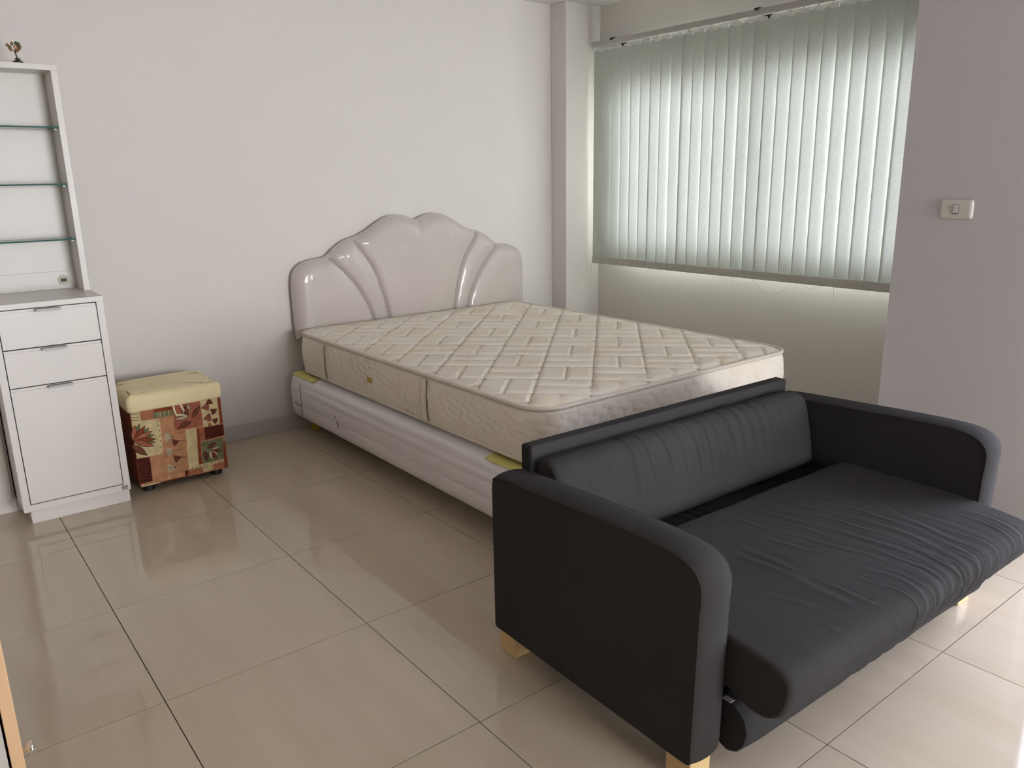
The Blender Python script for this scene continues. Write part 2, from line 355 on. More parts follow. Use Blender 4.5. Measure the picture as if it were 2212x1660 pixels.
for j in range(-10, 12):
    seam_shade([(k*.007, j*CELL) for k in range(-320, 321)])
    for i in range(-10, 12):
        seam_shade([((i+zigz(k/24, i))*CELL, (j+k/24)*CELL) for k in range(25)])
        if (i+j) % 2 == 0: seam_shade([((i+.5+zigz(k/24, i+.5))*CELL, (j+k/24)*CELL) for k in range(25)])
        else: seam_shade([((i+k/24)*CELL, (j+.5)*CELL) for k in range(25)])
st = wpart(bed, 'seam_shade_thread', mesh('seam_shade_thread', sv, sf), mat('seam_shade_tan', (.40, .33, .24), .9, .1)); st['kind'] = 'stuff'
MC = rrect(MX0, MX1, MY0, MY1, MR, .008, 18)
def side_q(s, z):
    q = s/.062+(z-.36)/.085+.17*sin(2*pi*(z/.045-s/.062*.5))
    r = abs(((q) % 1)-.5)*2
    q2 = s/.30-(z-.36)/.21; r2 = abs((q2 % 1)-.5)*2
    return .0085*(1-exp(-(1-r)/.15))
rows = []
NR = 30
for i in range(NR+1):
    t = i/NR; z = lerp(MZ0+.006, MZ1-.004, t)
    def fn(x, y, nx_, ny_, s, z=z, t=t):
        e = sin(pi*t)**.5 if 0 < t < 1 else 0
        o = .010*e+side_q(s, z)*e
        return (x+nx_*o, y+ny_*o, z)
    rows.append(fn)
wpart(bed, 'quilted_border', skirt('quilted_border', MC, rows), MSIDE, True)
wpart(bed, 'underside', skirt('underside', MC, [lambda x, y, a, b, s: (x, y, MZ0+.006), lambda x, y, a, b, s: (x-a*.01, y-b*.01, MZ0)], (False, True)), PIPING)
def sag(s): return 0
for zz, rr in ((MZ1+.003, .0090), (MZ0+.008, .0082)):
    wpart(bed, 'piping', tube('piping', [(c[0]+c[2]*.004, c[1]+c[3]*.004, zz) for c in MC[::2]], rr, 8, True), PIPING, True)
# tapes and label on the long side
for yc in (1.02, .07):
    z0, z1 = MZ0+.018, MZ1-.012; N = 12; vv = []; ff = []
    for i in range(N+1):
        z = lerp(z0, z1, i/N); t = (z-MZ0)/(MZ1-MZ0); o = .010*sin(pi*t)**.5+.0115
        for y in (yc-.026, yc+.026): vv.append((MX0-o, y, z))
        for y in (yc-.026, yc+.026): vv.append((MX0-o+.004, y, z))
    for i in range(N):
        a = i*4; b = a+4
        ff += [(a, a+1, b+1, b), (a+2, b+2, b+3, a+3), (a, b, b+2, a+2), (a+1, a+3, b+3, b+1)]
    tp = wpart(bed, 'border_tape', fixn(mesh('border_tape', vv, ff)), TAPE, True)
    link('seam_line', tube('seam_line', [(MX0-.0112-.0105*sin(pi*(lerp(z0, z1, i/10)-MZ0)/(MZ1-MZ0))**.5, yc-.029, lerp(z0, z1, i/10)) for i in range(11)], .0013, 6), mat('brown_thread', (.12, .07, .03), .9), tp)
wpart(bed, 'gold_label', boxmesh('gold_label', [(MX0-.0235, MX0-.016, .505, .545, .447, .471)], .001, 1), GOLD)

# ---------------------------------------------------------------- bed base
BX0, BX1, BY0, BY1, BZ0, BZ1 = 1.228, 2.773, -.675, 1.425, .105, .333
base = thing('bed_base', 'white quilted bed base in clear wrap with yellow corner cards, under the mattress', 'bed base', ((BX0+BX1)/2, (BY0+BY1)/2, 0))
BC = rrect(BX0, BX1, BY0, BY1, .06, .010, 14)
def base_q(s, z):
    zz = (z-.13+.010*abs(sin(pi*s/.085)))/.062
    r = abs((zz % 1)-.5)*2
    return .0055*(1-exp(-(1-r)/.12))
prof = [(.012, BZ0), (.004, BZ0+.004), (0, BZ0+.012)]+[(None, lerp(BZ0+.012, BZ1-.028, k/26)) for k in range(1, 27)]+[(.002, BZ1-.016), (.008, BZ1-.006), (.02, BZ1), (.05, BZ1+.012), (.09, BZ1+.0245)]
rows = []
for ins, z in prof:
    def fn(x, y, nx_, ny_, s, ins=ins, z=z):
        o = -(ins or 0)
        if ins is None:
            t = (z-BZ0)/(BZ1-BZ0); o = .006*sin(pi*t)+base_q(s, z)*smoothstep(.0, .15, t)*(1-smoothstep(.72, .82, t))
        return (x+nx_*o, y+ny_*o, z)
    rows.append(fn)
wpart(base, 'wrapped_body', skirt('wrapped_body', BC, rows, (True, True)), BASEW, True)
for (cx, sx) in ((BX0, 1), (BX1, -1)):
    for (cy, sy) in ((BY0, 1), (BY1, -1)):
        # corner card: wraps over the top corner
        L1, L2 = .16, .30
        pts = []
        vv = []; ff = []
        rr = .06
        path = []
        for k in range(5): path.append((0, L2-(L2-rr)*k/4))
        for k in range(1, 8): a = pi/2*k/8; path.append((rr-rr*cos(a), rr-rr*sin(a)))
        for k in range(5): path.append((rr+(L1-rr)*k/4, 0))
        prf = [(.004, BZ1-.001), (.008, BZ1+.002), (.012, BZ1+.0038), (.035, BZ1+.0085), (.06, BZ1+.0170)]
        n = len(path)
        def nrm(k):
            a = path[max(0, k-1)]; b = path[min(n-1, k+1)]; dx, dy = b[0]-a[0], b[1]-a[1]; l = hypot(dx, dy); return (-dy/l, dx/l)
        for ins, z in prf:
            for k, (px, py) in enumerate(path):
                nx_, ny_ = nrm(k)
                if px > .02 or py > .02: pass
                # inward normal points towards +,+
                if nx_+ny_ < 0: nx_, ny_ = -nx_, -ny_
                vv.append((cx+sx*(px+nx_*ins), cy+sy*(py+ny_*ins), z))
        for i in range(len(prf)-1):
            for k in range(n-1): ff.append((i*n+k, i*n+k+1, (i+1)*n+k+1, (i+1)*n+k))
        o = wpart(base, 'corner_card', fixn(mesh('corner_card', vv, ff)), YEL, True)
        s_ = o.modifiers.new('thick', 'SOLIDIFY'); s_.thickness = .0015; s_.offset = 0
        lx, ly = cx+sx*.115, cy+sy*.05
        wpart(base, 'leg', lathe('leg', [(.020, 0), (.026, .004), (.034, .07), (.036, BZ0+.004)], 20, 'z', (lx, ly, 0)), YELL, True)
# printed marks on the wrap near the corners
INK = mat('grey_ink', (.16, .17, .15), .5); INKB = mat('blue_ink', (.10, .18, .30), .5); INKY = mat('yellow_ink', (.50, .45, .15), .5)
def mark(pts, r, m): wpart(base, 'printed_mark', tube('printed_mark', pts, r, 6), m, True)
xq = BX0-.0105
wpart(base, 'wrap_seam', tube('wrap_seam', [(xq-.001, 1.255, z) for z in (.13, .19, .25, .30)], .0018, 6), INK)
mark([(xq+.001, 1.345-.011*k, .185-.008*sin(pi*k/7)) for k in range(8)], .0022, INK)
mark([(xq, -.485, .225+.012*k) for k in range(6)], .004, INKY); mark([(xq, -.485, .165+.012*k) for k in range(5)], .004, INKB)
mark([(xq, -.485+.03*sin(k*.4), .150+.02*cos(k*.4)-.016) for k in range(-4, 4)], .0022, INKB)
mark([(xq-.001, .868-.006*k, .218-.004*k*(k % 2)) for k in range(5)], .002, INK)
mark([(xq-.001, .835-.005*k, .200-.011*k) for k in range(4)], .0022, INK)

# ---------------------------------------------------------------- headboard
HC, HB, HY = 2.077, .510, 1.462
head = thing('headboard', 'beige padded headboard with scalloped fan panels wrapped in shiny clear film', 'headboard', (HC, HY, HB))
HP = [(0, 1.113), (.02, 1.117), (.05, 1.130), (.085, 1.141), (.125, 1.145), (.17, 1.141), (.21, 1.128), (.25, 1.107), (.29, 1.084), (.335, 1.060), (.375, 1.042), (.41, 1.032), (.44, 1.026), (.47, 1.014), (.50, .997), (.535, .972), (.565, .947), (.585, .937), (.62, .933), (.67, .928), (.71, .918), (.74, .902), (.76, .882), (.775, .855), (.782, .825), (.785, .78)]
SI = [(.430, 1.034), (.40, .995), (.375, .955), (.34, .91), (.313, .868), (.288, .81), (.27, .755), (.253, .70), (.24, .645), (.230, .59), (.222, .50)]
SO = [(.592, .944), (.555, .918), (.52, .885), (.48, .845), (.44, .800), (.408, .755), (.38, .706), (.357, .66), (.34, .615), (.328, .57), (.318, .50)]
def pdist(P, x, z):
    best = 9
    for (a, b), (c, d) in zip(P, P[1:]):
        vx, vz = c-a, d-b; t = max(0, min(1, ((x-a)*vx+(z-b)*vz)/(vx*vx+vz*vz))); best = min(best, hypot(x-a-t*vx, z-b-t*vz))
    return best
CONT = HP+[(.785, HB)]
xs = sorted({round(s*x, 4) for s in (1, -1) for x in [k*.0055 for k in range(138)]+[.758, .762, .766, .770, .774, .7775, .780, .782, .7835, .785]})
NZ = 120
def hth(d, z):
    e = min(pdist(CONT, d, z), z-HB+.004) if d < .785 else 0
    q = min(e/.055, 1); th = .030+.052*sqrt(max(0, 1-(1-q)**2))
    gi = pdist(SI, d, z); go = pdist(SO, d, z)
    th -= .030*exp(-gi/.0075)*smoothstep(0, .02, e)+.030*exp(-go/.0075)*smoothstep(0, .02, e)
    th += .012*smoothstep(0, .09, min(gi, go, e))                       # each flute swells towards its middle
    return th-.014*exp(-(d/.022)**2)*smoothstep(.98, 1.10, z)           # dip below the notch of the crown
vv = []; fr = []
for x in xs:
    d = abs(x); zt = interp(HP, d)
    for k in range(NZ+1):
        z = HB+(zt-HB)*k/NZ
        vv.append((HC+x, HY-hth(d, z), z))
m1 = NZ+1
panels = {'centre_panel': [], 'fan_panel.L': [], 'fan_panel.R': [], 'side_panel.L': [], 'side_panel.R': []}
SIr = sorted((z, x) for x, z in SI); SOr = sorted((z, x) for x, z in SO)
for i in range(len(xs)-1):
    for k in range(NZ):
        fc = (i*m1+k, i*m1+k+1, (i+1)*m1+k+1, (i+1)*m1+k)
        cx = (xs[i]+xs[i+1])/2; cz = sum(vv[q][2] for q in fc)/4; d = abs(cx); sd = 'R' if cx > 0 else 'L'
        if d < interp(SIr, cz): key = 'centre_panel'
        elif d < interp(SOr, cz): key = 'fan_panel.'+sd
        else: key = 'side_panel.'+sd
        panels[key].append(fc)
for key, fcs in panels.items():
    used = sorted({q for fc in fcs for q in fc}); ix = {q: n for n, q in enumerate(used)}
    me = mesh(key.split('.')[0], [vv[q] for q in used], [tuple(ix[q] for q in fc) for fc in fcs])
    wpart(head, key.split('.')[0], me, VINYL, True)
# rim and back board: from the face edge back to the wall side
rim = []; n = len(xs)
edge = [vv[i*m1+NZ] for i in range(n)]; low = [vv[i*m1] for i in range(n)]
loop = low+list(reversed(edge)); nl = len(loop)
rv = list(loop)+[(p[0], HY-.014, p[2]) for p in loop]+[(HC+(p[0]-HC)*.985, HY, HB+.006+(p[2]-HB)*.98) for p in loop]
rf = []
for r_ in range(2):
    for k in range(nl): rf.append((r_*nl+k, r_*nl+(k+1) % nl, (r_+1)*nl+(k+1) % nl, (r_+1)*nl+k))
for i in range(n-1): rf.append((2*nl+i, 2*nl+i+1, 2*nl+nl-2-i, 2*nl+nl-1-i))
wpart(head, 'padded_rim', fixn(mesh('padded_rim', rv, rf)), VINYL, True)

CREASES= [(-254,985,-225,905),(-236,986,-213,813),(-218,986,-195,814),(-200,986,-176,815),(-181,986,-158,816),(-163,986,-133,911),(-145,986,-114,912),(-126,986,-96,914),(-108,987,-77,915),(-283,935,-189,639),(-265,875,-190,748),(-303,969,-300,910),(-579,925,-555,863),(-566,916,-542,855),(-553,907,-528,848),(-539,899,-515,840),(-526,890,-501,832),(-513,881,-488,825),(-533,959,-523,908),(-521,955,-510,900),(-509,950,-496,893),(-497,945,-483,885),(-484,940,-469,878),(-443,946,-424,861),(-427,965,-361,777),(-397,988,-295,771),(-388,962,-326,853),(-354,882,-296,758),(-371,837,-342,736),(207,1049,223,892),(226,1040,241,884),(246,1031,260,875),(266,1021,279,867),(356,982,306,829),(379,977,328,842),(402,973,349,854),(424,969,371,867),(447,965,393,880),(471,961,415,893),(496,909,522,856),(511,915,537,861),(526,921,552,865),(540,927,566,870),(-714,829,-636,876),(-99,1088,-55,1039),(-68,1087,-30,1061)]
GLINT = mat('pale_film_glint', (.86, .82, .80), .12, .6, coat=1, crough=.05)  # pale colour paints in the highlights along the film's creases
for x0, z0, x1, z1 in CREASES:
    pts = []
    for k in range(9):
        x = lerp(x0, x1, k/8)/1000; z = lerp(z0, z1, k/8)/1000; pts.append((HC+x, HY-hth(abs(x), z)+.0007, z))
    wpart(head, 'film_crease_glint', tube('film_crease_glint', pts, .0013, 5), GLINT, True)
# ---------------------------------------------------------------- sofa bed
sofa = thing('sofa_bed', 'charcoal fabric sofa bed with pulled-out seat and pale wooden feet', 'sofa', (.823, -.972, 0), radians(-1.3))
AW = .096
AO = [(0, .078), (0, .30), (0, .515), (-.006, .538), (-.02, .547), (-.10, .5525), (-.20, .5570), (-.32, .5625), (-.45, .5685), (-.55, .5715), (-.62, .5720), (-.65, .571), (-.678, .5675), (-.702, .5605), (-.721, .550), (-.734, .535), (-.741, .516), (-.742, .49), (-.739, .45), (-.735, .30), (-.732, .16), (-.731, .10), (-.728, .080), (-.70, .078), (-.35, .078)]
def resample(P, n, closed=True):
    Q = P+[P[0]] if closed else P
    L = [0]
    for a, b in zip(Q, Q[1:]): L.append(L[-1]+hypot(b[0]-a[0], b[1]-a[1]))
    out = []; j = 0
    for k in range(n):
        t = L[-1]*k/(n if closed else n-1)
        while j < len(L)-2 and L[j+1] < t: j += 1
        u = (t-L[j])/(L[j+1]-L[j]); out.append((lerp(Q[j][0], Q[j+1][0], u), lerp(Q[j][1], Q[j+1][1], u)))
    return out
def normals2(P):
    n = len(P); out = []
    A = sum(P[i][0]*P[(i+1) % n][1]-P[(i+1) % n][0]*P[i][1] for i in range(n))
    sg = 1 if A > 0 else -1
    for i in range(n):
        a, b = P[i-1], P[(i+1) % n]; dx, dy = b[0]-a[0], b[1]-a[1]; l = hypot(dx, dy) or 1
        out.append((sg*dy/l, -sg*dx/l))
    return out
def smooth_loop(P, it=2):
    for _ in range(it):
        n = len(P); P = [((P[i-1][0]+2*P[i][0]+P[(i+1) % n][0])/4, (P[i-1][1]+2*P[i][1]+P[(i+1) % n][1])/4) for i in range(n)]
    return P
def loft(name, P, X, disp, cap=True):
    """profile P in (y,z) swept along local x with a displacement along the profile normal"""
    N = normals2(P); n = len(P); v = []; f = []
    for x in X:
        for k in range(n):
            d = disp(x, k, P[k]); v.append((x, P[k][0]+N[k][0]*d, P[k][1]+N[k][1]*d))
    for i in range(len(X)-1):
        for k in range(n): f.append((i*n+k, i*n+(k+1) % n, (i+1)*n+(k+1) % n, (i+1)*n+k))
    if cap: f.append(tuple(range(n))); f.append(tuple((len(X)-1)*n+k for k in range(n)))
    return fixn(mesh(name, v, f))
def flatcaps(o):      # keep large end caps flat shaded
    for p in o.data.polygons:
        if len(p.vertices) > 4: p.use_smooth = False
AP = smooth_loop(resample(AO, 340), 2)
def arm(x0, flip):
    T = [0, .0015, .004, .009, .018, .030, .048, .066, .078, .087, .092, .0945, .096]
    def disp(x, k, p):
        t = (x-x0)/AW; c = 1-(2*t-1)**2
        e = min(x-x0, x0+AW-x); top = smoothstep(.30, .50, p[1]) if p[0] > -.60 else 1.0
        if p[1] < .085: top = 0
        if p[0] > -.01: top *= .3
        w = .0006*sin(150*p[0]+60*(x-x0)+3*sin(40*p[0]))*c*smoothstep(.53, .56, p[1])*smoothstep(-.62, -.45, -abs(p[0]+.38)-.2) if p[1] > .5 else 0
        return (.0075*c*top-.0025*exp(-e/.0025)+w)
    o = link('armrest', loft('armrest', AP, [x0+t for t in T], disp), FAB, sofa, smooth=True); flatcaps(o)
    for xx in (x0+.0005, x0+AW-.0005):
        N = normals2(AP); path = [(xx, AP[k][0]+N[k][0]*-.002, AP[k][1]+N[k][1]*-.002) for k in range(len(AP)) if AP[k][1] > .1 and AP[k][0] < -.004]
        link('seam_piping', tube('seam_piping', path, .0022, 6), FAB, o, smooth=True)
    return o
arm(0, 1); arm(1.375-AW, -1)
XA, XB = AW+.004, 1.375-AW-.004
# back rail
link('back_rail', boxmesh('back_rail', [(XA, XB, -.052, -.004, .12, .617)], .008, 3), FAB, sofa)
# back cushion
BP = smooth_loop(resample([(-.060, .345), (-.056, .45), (-.056, .545), (-.062, .572), (-.080, .584), (-.105, .585), (-.128, .576), (-.146, .556), (-.158, .52), (-.170, .46), (-.182, .40), (-.190, .355), (-.186, .340), (-.17, .337), (-.10, .339)], 170), 2)
bf = []
random.seed(11)
for x, a in ((.13, .0012), (.22, .0016), (.30, .0015), (.40, .0028), (.455, .0030), (.53, .0030), (.60, .0024), (.66, .0032), (.72, .003), (.765, .0028), (.83, .0034), (.885, .0040), (.935, .0045), (.99, .0040), (1.04, .0036), (1.10, .0025)):
    bf.append((x, a, random.uniform(.006, .011), random.uniform(.05, .22), random.uniform(.42, .49)))
def backdisp(x, k, p):
    e = min(x-XA-.012, XB-.012-x)
    d = .005*smoothstep(0, .10, e)-.008*exp(-max(e, 0)/.004)
    if p[0] < -.075 and p[1] > .35:
        for xf, a, w, sl, zl in bf:
            q = x-(xf+sl*(.58-p[1])*(1 if p[1] < .57 else .3))
            en = smoothstep(zl-.05, zl+.05, p[1])*smoothstep(-.07, -.10, p[0]) if False else smoothstep(zl-.06, zl+.05, p[1])
            d += .55*a*en*(exp(-(q/w)**2)-.6*exp(-((q+1.7*w)/w)**2))
        d += .0012*sin(18*x+25*p[1])*sin(31*p[1])+.0009*sin(43*x-20*p[1])
    return d
X = [XA+.012, XA+.0125, XA+.015, XA+.019, XA+.026]+[lerp(XA+.034, XB-.034, k/260) for k in range(261)]+[XB-.026, XB-.019, XB-.015, XB-.0125, XB-.012]
o = link('back_cushion', loft('back_cushion', BP, X, backdisp), FAB, sofa, smooth=True); flatcaps(o)
# dark deck under the seat
def deckdisp(x, k, p): return .0022*sin(95*x+30*p[0]+3*sin(21*x)) if p[1] > .33 else 0
DP = resample([(-.065, .13), (-.065, .334), (-.70, .334), (-.70, .13)], 150)
o = link('seat_deck', loft('seat_deck', DP, [lerp(XA, XB, k/200) for k in range(201)], deckdisp), FABD, sofa, smooth=False)
# pulled-out seat cushion
SP0 = [(-.288, .265), (-.284, .33), (-.287, .362), (-.298, .371), (-.34, .373), (-.50, .374), (-.66, .373), (-.74, .368), (-.80, .363), (-.85, .357), (-.878, .349), (-.892, .337), (-.897, .320), (-.895, .296), (-.887, .268), (-.875, .246), (-.858, .230), (-.836, .220), (-.80, .219), (-.74, .240), (-.60, .252), (-.40, .258)]
SP = smooth_loop(resample(SP0, 260), 2)
# arc coordinate from the back top edge towards the front
SQ = []; q = 0
k0 = min(range(len(SP)), key=lambda k: hypot(SP[k][0]+.288, SP[k][1]-.362))
arcs = [0]*len(SP); acc = 0
for j in range(len(SP)):
    k = (k0+j) % len(SP); arcs[k] = acc; kn = (k+1) % len(SP); acc += hypot(SP[kn][0]-SP[k][0], SP[kn][1]-SP[k][1])
def qy(y): return -y-.288
FOLDS = [([(.06, .783), (.24, .843), (.40, .875), (.53, .873), (.64, .862), (.78, .842)], .0042, .011), ([(.06, .671), (.24, .728), (.40, .762), (.54, .783), (.64, .760), (.76, .745)], .0042, .011), ([(.06, .576), (.25, .622), (.41, .669), (.52, .701), (.62, .700), (.76, .705)], .0036, .010),
         ([(.14, .445), (.28, .459), (.47, .430)], .0026, .014), ([(.20, .420), (.40, .414), (.52, .426)], .0026, .013), ([(.14, .907), (.29, 1.000), (.37, .964), (.48, .954), (.63, .967), (.75, 1.02)], .0036, .012),
         ([(.03, .36), (.20, .40), (.40, .43)], .002, .011), ([(.02, .50), (.2, .545), (.42, .60), (.55, .635), (.64, .642), (.76, .66)], .0032, .009), ([(.02, .62), (.22, .675), (.42, .72), (.55, .742), (.63, .735)], .003, .008), ([(.02, .73), (.22, .79), (.42, .825), (.55, .83), (.65, .80), (.78, .80)], .0036, .009), ([(.04, .82), (.25, .91), (.42, .925), (.56, .92), (.65, .91), (.79, .89)], .0036, .010),
         ([(.25, 1.02), (.45, 1.03), (.60, 1.05), (.76, 1.06)], .002, .012), ([(.30, .25), (.45, .33), (.52, .36)], .0015, .012), ([(.45, .46), (.62, .50), (.80, .535)], .0028, .007), ([(.50, .56), (.62, .60), (.80, .645)], .0030, .007), ([(.52, .30), (.62, .33), (.76, .36)], .0018, .008), ([(.56, .40), (.64, .42), (.78, .44)], .0016, .007)]
random.seed(5)
for x in (.60, .68, .725, .765, .815, .845, .88, .905, .94, .985, 1.02, 1.09, 1.13, 1.18):
    FOLDS.append(([(.54+random.uniform(-.12, .06), x-random.uniform(0, .03)), (.61, x), (.70, x+random.uniform(-.01, .01)), (random.uniform(.72, .80), x+random.uniform(-.03, .03))], random.uniform(.0012, .0042), random.uniform(.0035, .009)))
def seatdisp(x, k, p):
    e = min(x-XA, XB-x); a = arcs[k]
    d = -.009*exp(-max(e, 0)/.004)+.004*smoothstep(0, .12, e)*(1 if p[1] > .3 else .3)
    if a < .95:
        for P_, am, w in FOLDS:
            if P_[0][0]-.08 < a < P_[-1][0]+.10:
                en = smoothstep(P_[0][0]-.07, P_[0][0]+.06, a)*(1-smoothstep(P_[-1][0]-.04, P_[-1][0]+.09, a))
                q = x-interp(P_, a); q += .004*sin(37*a+90*am*100); d += .62*am*en*(.65+.35*sin(23*a+5000*w))*(exp(-(q/w)**2)-.6*exp(-((q-1.6*w)/w)**2))
        d += .0010*sin(16*x+7*a)*sin(9*a+2)
    return d
X = [XA, XA+.0006, XA+.002, XA+.005, XA+.010, XA+.017]+[lerp(XA+.024, XB-.024, k/300) for k in range(301)]+[XB-.017, XB-.010, XB-.005, XB-.002, XB-.0006, XB]
o = link('seat_cushion', loft('seat_cushion', SP, X, seatdisp), FAB, sofa, smooth=True); flatcaps(o)
N2 = normals2(SP)
link('seam_piping', tube('seam_piping', [(XA+.0015, SP[k][0]-N2[k][0]*.012, SP[k][1]-N2[k][1]*.012) for k in range(len(SP)) if arcs[k] < .80 and SP[k][1] > .215], .0022, 6), FAB, o, smooth=True)
# folded lower cushion hanging under the front
LP = smooth_loop(resample([(-.66, .20), (-.715, .205), (-.752, .198), (-.780, .175), (-.790, .14), (-.782, .105), (-.765, .080), (-.735, .066), (-.70, .080), (-.67, .11)], 90), 3)
def lowdisp(x, k, p):
    e = min(x-XA-.02, XB-x); return -.010*exp(-max(e, 0)/.005)+.0012*sin(40*x+6*sin(9*x))
lo = link('lower_cushion', loft('lower_cushion', LP, [XA+.02, XA+.021, XA+.024, XA+.03, XA+.04]+[lerp(XA+.05, XB-.02, k/120) for k in range(121)], lowdisp), FAB, sofa, smooth=True); flatcaps(lo)
N3 = normals2(LP)
link('seam_piping', tube('seam_piping', [(XA+.022, p[0]-n_[0]*.006, p[1]-n_[1]*.006) for p, n_ in zip(LP, N3)], .0035, 6, True), SEAM, lo, smooth=True)
link('care_tag', boxmesh('care_tag', [(XA+.010, XA+.024, -.745, -.722, .203, .2045)]), mat('white_tag', (.6, .55, .58), .7), lo)
link('base_frame', boxmesh('base_frame', [(XA, XB, -.66, -.06, .085, .128)], .004, 1), FABD, sofa)
for x0 in (.020, 1.375-.088):
    for y0 in (-.072, -.715):
        link('leg', boxmesh('leg', [(x0, x0+.068, y0, y0+.072, 0, .0775)], .0015, 1), PINE, sofa)
# ---------------------------------------------------------------- drawer cabinet
CX0, CX1, CY0, CY1 = -.122, .279, .924, 1.318
cab = thing('drawer_cabinet', 'white laminate cabinet with two drawers and a door on a plinth', 'cabinet', ((CX0+CX1)/2, (CY0+CY1)/2, 0))
t = .026
wpart(cab, 'side_panel', boxmesh('side_panel', [(CX0, CX0+t, CY0, CY1, .0902, .8818)], .001, 1), LAM)
wpart(cab, 'side_panel', boxmesh('side_panel', [(CX1-t, CX1, CY0, CY1, .0902, .8818)], .001, 1), LAM)
wpart(cab, 'bottom_panel', boxmesh('bottom_panel', [(CX0, CX1, CY0, CY1, .062, .090)], .001, 1), LAM)
wpart(cab, 'top_panel', boxmesh('top_panel', [(CX0-.002, CX1+.002, CY0-.004, CY1, .882, .903)], .001, 1), LAM)
wpart(cab, 'back_panel', boxmesh('back_panel', [(CX0+t, CX1-t, CY1-.012, CY1-.002, .090, .882)]), LAM)
wpart(cab, 'inner_carcass', boxmesh('inner_carcass', [(CX0+t, CX1-t, CY0+.02, CY1-.02, .090, .882)]), LAMD)
wpart(cab, 'plinth', boxmesh('plinth', [(-.097, CX1-.002, .954, CY1, 0, .062)], .001, 1), LAM)
def front(name, z0, z1, hx0=.036, hx1=.122):
    a, b = CX0+t+.0032, CX1-t-.0032
    fr_ = wpart(cab, name, boxmesh(name, [(a, b, CY0, CY0+.018, z0, z1-.010), (a, b, CY0+.0035, CY0+.018, z1-.0101, z1)], .0006, 1), LAM)
    link('handle', boxmesh('handle', [(hx0, hx1, CY0-.020, CY0+.004, z1-.004, z1-.0015), (hx0, hx1, CY0-.0205, CY0-.018, z1-.011, z1-.0015)], .0004, 1), STEEL, fr_)
front('drawer', .7278, .8778); front('drawer', .5758, .7230); front('door', .0940, .5710)
wpart(cab, 'badge', boxmesh('badge', [(.243, .268, CY0-.0015, CY0+.001, .067, .086)], .0005, 1), BADGE)
# ---------------------------------------------------------------- display shelf on the cabinet
SX0, SX1, SY0, SY1, SZ0, SZ1 = -.122, .279, 1.155, 1.318, .9035, 1.806
sh = thing('display_shelf', 'white open display shelf with glass shelves standing on the drawer cabinet', 'shelf unit', ((SX0+SX1)/2, (SY0+SY1)/2, SZ0))
wpart(sh, 'side_panel', boxmesh('side_panel', [(SX0, SX0+.023, SY0, SY1, SZ0, SZ1-.022)], .0008, 1), LAM)
rs = wpart(sh, 'side_panel', boxmesh('side_panel', [(SX1-.023, SX1, SY0, SY1, SZ0, SZ1-.022)], .0008, 1), LAM)
wpart(sh, 'top_panel', boxmesh('top_panel', [(SX0-.001, SX1+.001, SY0-.002, SY1, SZ1-.022, SZ1)], .0008, 1), LAM)
wpart(sh, 'back_panel', boxmesh('back_panel', [(SX0+.023, SX1-.023, SY1-.010, SY1-.002, SZ0+.07, SZ1-.022)]), LAM)
rl = wpart(sh, 'back_rail', boxmesh('back_rail', [(SX0+.023, SX1-.023, SY1-.016, SY1-.002, SZ0, SZ0+.076)], .0008, 1), LAM)
gx, gz = .207, .941
gr = link('cable_grommet', lathe('cable_grommet', [(.004, .0), (.019, .0), (.021, -.002), (.021, -.005), (.0205, -.006)][::-1], 28, 'y', (gx, SY1-.0155, gz)), mat('cream_grommet', (.66, .60, .42), .5), rl)
link('grommet_slot', boxmesh('grommet_slot', [(gx-.0115, gx+.0115, SY1-.0235, SY1-.0205, gz-.007, gz+.007)]), DARK, gr)
for z in (1.568, 1.344, 1.120):
    gs = wpart(sh, 'glass_shelf', boxmesh('glass_shelf', [(SX0+.025, SX1-.025, SY0+.006, SY1-.014, z-.003, z+.003)]), SHELFG)
    link('polished_edge', boxmesh('polished_edge', [(SX0+.025, SX1-.025, SY0+.0045, SY0+.0065, z-.003, z+.003)]), GEDGE, gs)
    for y in (SY0+.035, SY1-.045):
        link('shelf_clip', boxmesh('shelf_clip', [(SX1-.038, SX1-.023, y-.006, y+.006, z-.011, z-.0032)], .0015, 2), SHELFG2, gs)
        link('shelf_clip', boxmesh('shelf_clip', [(SX0+.023, SX0+.038, y-.006, y+.006, z-.011, z-.0032)], .0015, 2), SHELFG2, gs)
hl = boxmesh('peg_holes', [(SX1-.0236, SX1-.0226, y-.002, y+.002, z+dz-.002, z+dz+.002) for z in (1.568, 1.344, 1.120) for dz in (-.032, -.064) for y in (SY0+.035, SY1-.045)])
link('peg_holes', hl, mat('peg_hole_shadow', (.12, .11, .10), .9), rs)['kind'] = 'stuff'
# ---------------------------------------------------------------- ornament
orn = thing('gem_tree_ornament', 'tiny orange gem tree on a dark stone base atop the display shelf', 'ornament', (.160, 1.235, 1.806))
STONE = mat('dark_stone', (.07, .055, .045), .25, .5, .3, 60); CLEARB = mat('clear_acrylic', (.55, .52, .50), .12, .5)
link('acrylic_base', lathe('acrylic_base', [(.021, 0), (.0235, .002), (.0235, .007), (.020, .010)], 8), CLEARB, orn)
link('stone_mound', lathe('stone_mound', [(.0225, .0075), (.019, .0125), (.012, .018), (.006, .021), (.002, .022)], 14), STONE, orn, smooth=True)
link('trunk', tube('trunk', [(0, 0, .020), (-.002, 0, .032), (-.004, 0, .044), (-.006, .001, .054)], .0028, 8), mat('bronze_trunk', (.12, .06, .03), .5), orn, smooth=True)
link('leaf_collar', lathe('leaf_collar', [(.002, .0215), (.013, .0235), (.011, .025), (.002, .0255)], 10), mat('dark_leaf', (.05, .05, .03), .5), orn)
